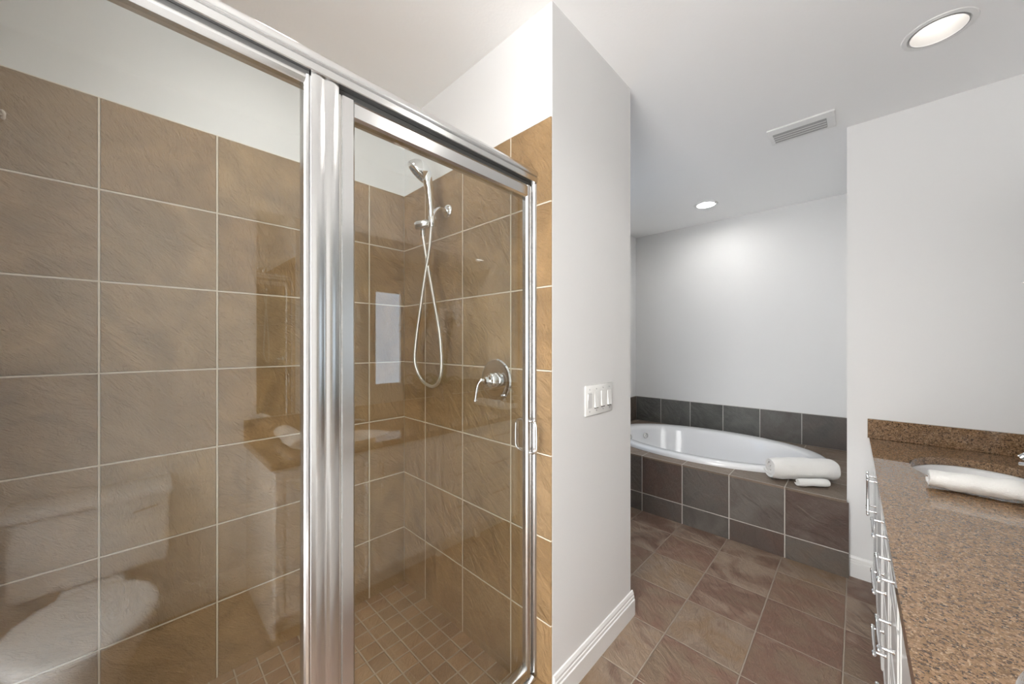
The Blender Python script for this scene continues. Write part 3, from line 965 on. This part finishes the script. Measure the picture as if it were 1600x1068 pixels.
# ------------------------------------------------------------------ orchid on the counter (seen reflected in the shower door)
PX, PY = 0.52, 1.74
t = thing('potted_orchid', 'white orchid in a dark vase, reflected in the shower door glass', 'plant', (PX, PY, CT))
bm = B(); lathe(bm, [(0, 0.001), (0.050, 0.001), (0.066, 0.05), (0.074, 0.12), (0.066, 0.20), (0.058, 0.235), (0.064, 0.25), (0.058, 0.25), (0.050, 0.20), (0, 0.19)], (PX, PY, CT), seg=32)
obj('vase', bm, plain('dark_glaze', (0.05, 0.04, 0.03), 0.25), t, 60)
LEAF = plain('leaf_green', (0.06, 0.12, 0.035), 0.4)
PET = plain('white_petal', (0.86, 0.84, 0.82), 0.6)
for k in range(5):
    a = k * 1.3 + 0.3
    d = Vector((math.cos(a) * 0.7, math.sin(a), 0))
    p0 = Vector((PX, PY, CT + 0.22))
    bm = B(); tube(bm, smooth_path([p0, p0 + d * 0.05 + Vector((0, 0, 0.06)), p0 + d * 0.12 + Vector((0, 0, 0.07)), p0 + d * 0.19 + Vector((0, 0, 0.02))], 5),
                   [0.010 + 0.018 * math.sin(PI * i / 15) for i in range(16)], 10, flat=0.15)
    obj('leaf', bm, LEAF, t, 60)
tips = []
for k, (dy, dx, hh) in enumerate(((-0.08, -0.08, 0.60), (0.19, -0.04, 0.70), (0.05, -0.10, 0.64))):
    p0 = Vector((PX, PY, CT + 0.20))
    path = smooth_path([p0, p0 + Vector((dx * 0.2, dy * 0.2, hh * 0.5)), p0 + Vector((dx * 0.5, dy * 0.5, hh * 0.9)), p0 + Vector((dx, dy, hh)), p0 + Vector((dx * 1.2, dy * 1.35, hh * 0.86))], 7)
    bm = B(); tube(bm, path, 0.0035, 8)
    obj('stem', bm, LEAF, t, 60)
    tips += path[12::2]
random.seed(5)
for p in tips:
    bm = B()
    f = Vector((-0.9, random.uniform(-0.5, 0.5), random.uniform(-0.2, 0.3))).normalized()
    a, b, _ = frame_of(f)
    c = p + f * 0.014 + Vector((0, random.uniform(-0.02, 0.02), random.uniform(-0.015, 0.015)))
    ph = random.uniform(0, 0.5)
    for q in range(5):
        an = ph + q * 2 * PI / 5
        d = a * math.cos(an) + b * math.sin(an)
        tube(bm, [c, c + d * 0.018 + f * 0.003, c + d * 0.036 + f * 0.005, c + d * 0.052 + f * 0.001, c + d * 0.058], [0.003, 0.018, 0.024, 0.015, 0.002], 8, flat=0.22)
    lathe(bm, [(0, 0), (0.006, 0.004), (0.004, 0.014), (0, 0.016)], c, f, 8)
    obj('blossom', bm, PET, t, 60)

# ------------------------------------------------------------------ toilet (seen reflected in the fixed glass panel)
TY = -0.13
t = thing('toilet', 'white toilet with closed lid, reflected in the fixed shower glass', 'toilet', (0.25, TY, 0))
def egg(cx, a, b, z, n=48, front=1.25):
    out = []
    for i in range(n):
        q = 2 * PI * i / n
        x = math.cos(q)
        out.append((cx + (a * front if x < 0 else a) * x, TY + b * math.sin(q), z))
    return out
bm = B(); loft(bm, [egg(0.20, 0.15, 0.12, 0.001), egg(0.20, 0.15, 0.12, 0.03), egg(0.20, 0.13, 0.10, 0.10), egg(0.18, 0.15, 0.12, 0.20), egg(0.15, 0.20, 0.175, 0.33), egg(0.145, 0.215, 0.19, 0.385), egg(0.145, 0.21, 0.185, 0.392)], True, True)
obj('bowl', bm, PORC, t, 60)
bm = B(); loft(bm, [egg(0.145, 0.216, 0.190, 0.393), egg(0.145, 0.220, 0.194, 0.400), egg(0.145, 0.216, 0.190, 0.412)], True, True)
obj('seat', bm, PORC, t, 60)
bm = B(); loft(bm, [egg(0.145, 0.216, 0.190, 0.4135), egg(0.145, 0.221, 0.195, 0.420), egg(0.145, 0.214, 0.188, 0.432), egg(0.145, 0.19, 0.165, 0.438), egg(0.145, 0.10, 0.09, 0.441)], True, True)
obj('lid', bm, PORC, t, 60)
bm = B(); box(bm, 0.49, 0.688, TY - 0.23, TY + 0.24, 0.39, 0.715, 0.025, 4)
tk = obj('tank', bm, PORC, t, 50)
bm = B(); box(bm, 0.475, 0.692, TY - 0.245, TY + 0.255, 0.716, 0.755, 0.010, 3)
obj('tank_lid', bm, PORC, t, 50)
bm = B(); box(bm, 0.34, 0.60, TY - 0.10, TY + 0.10, 0.001, 0.389, 0.02, 3)
obj('base', bm, PORC, t, 50)
bm = B(); tube(bm, smooth_path([(0.488, TY + 0.20, 0.675), (0.470, TY + 0.20, 0.675), (0.466, TY + 0.17, 0.672), (0.464, TY + 0.12, 0.664)], 5), 0.006, 10)
fl = obj('flush_lever', bm, CHROME, tk, 60)
fl.matrix_parent_inverse = Matrix.Identity(4)
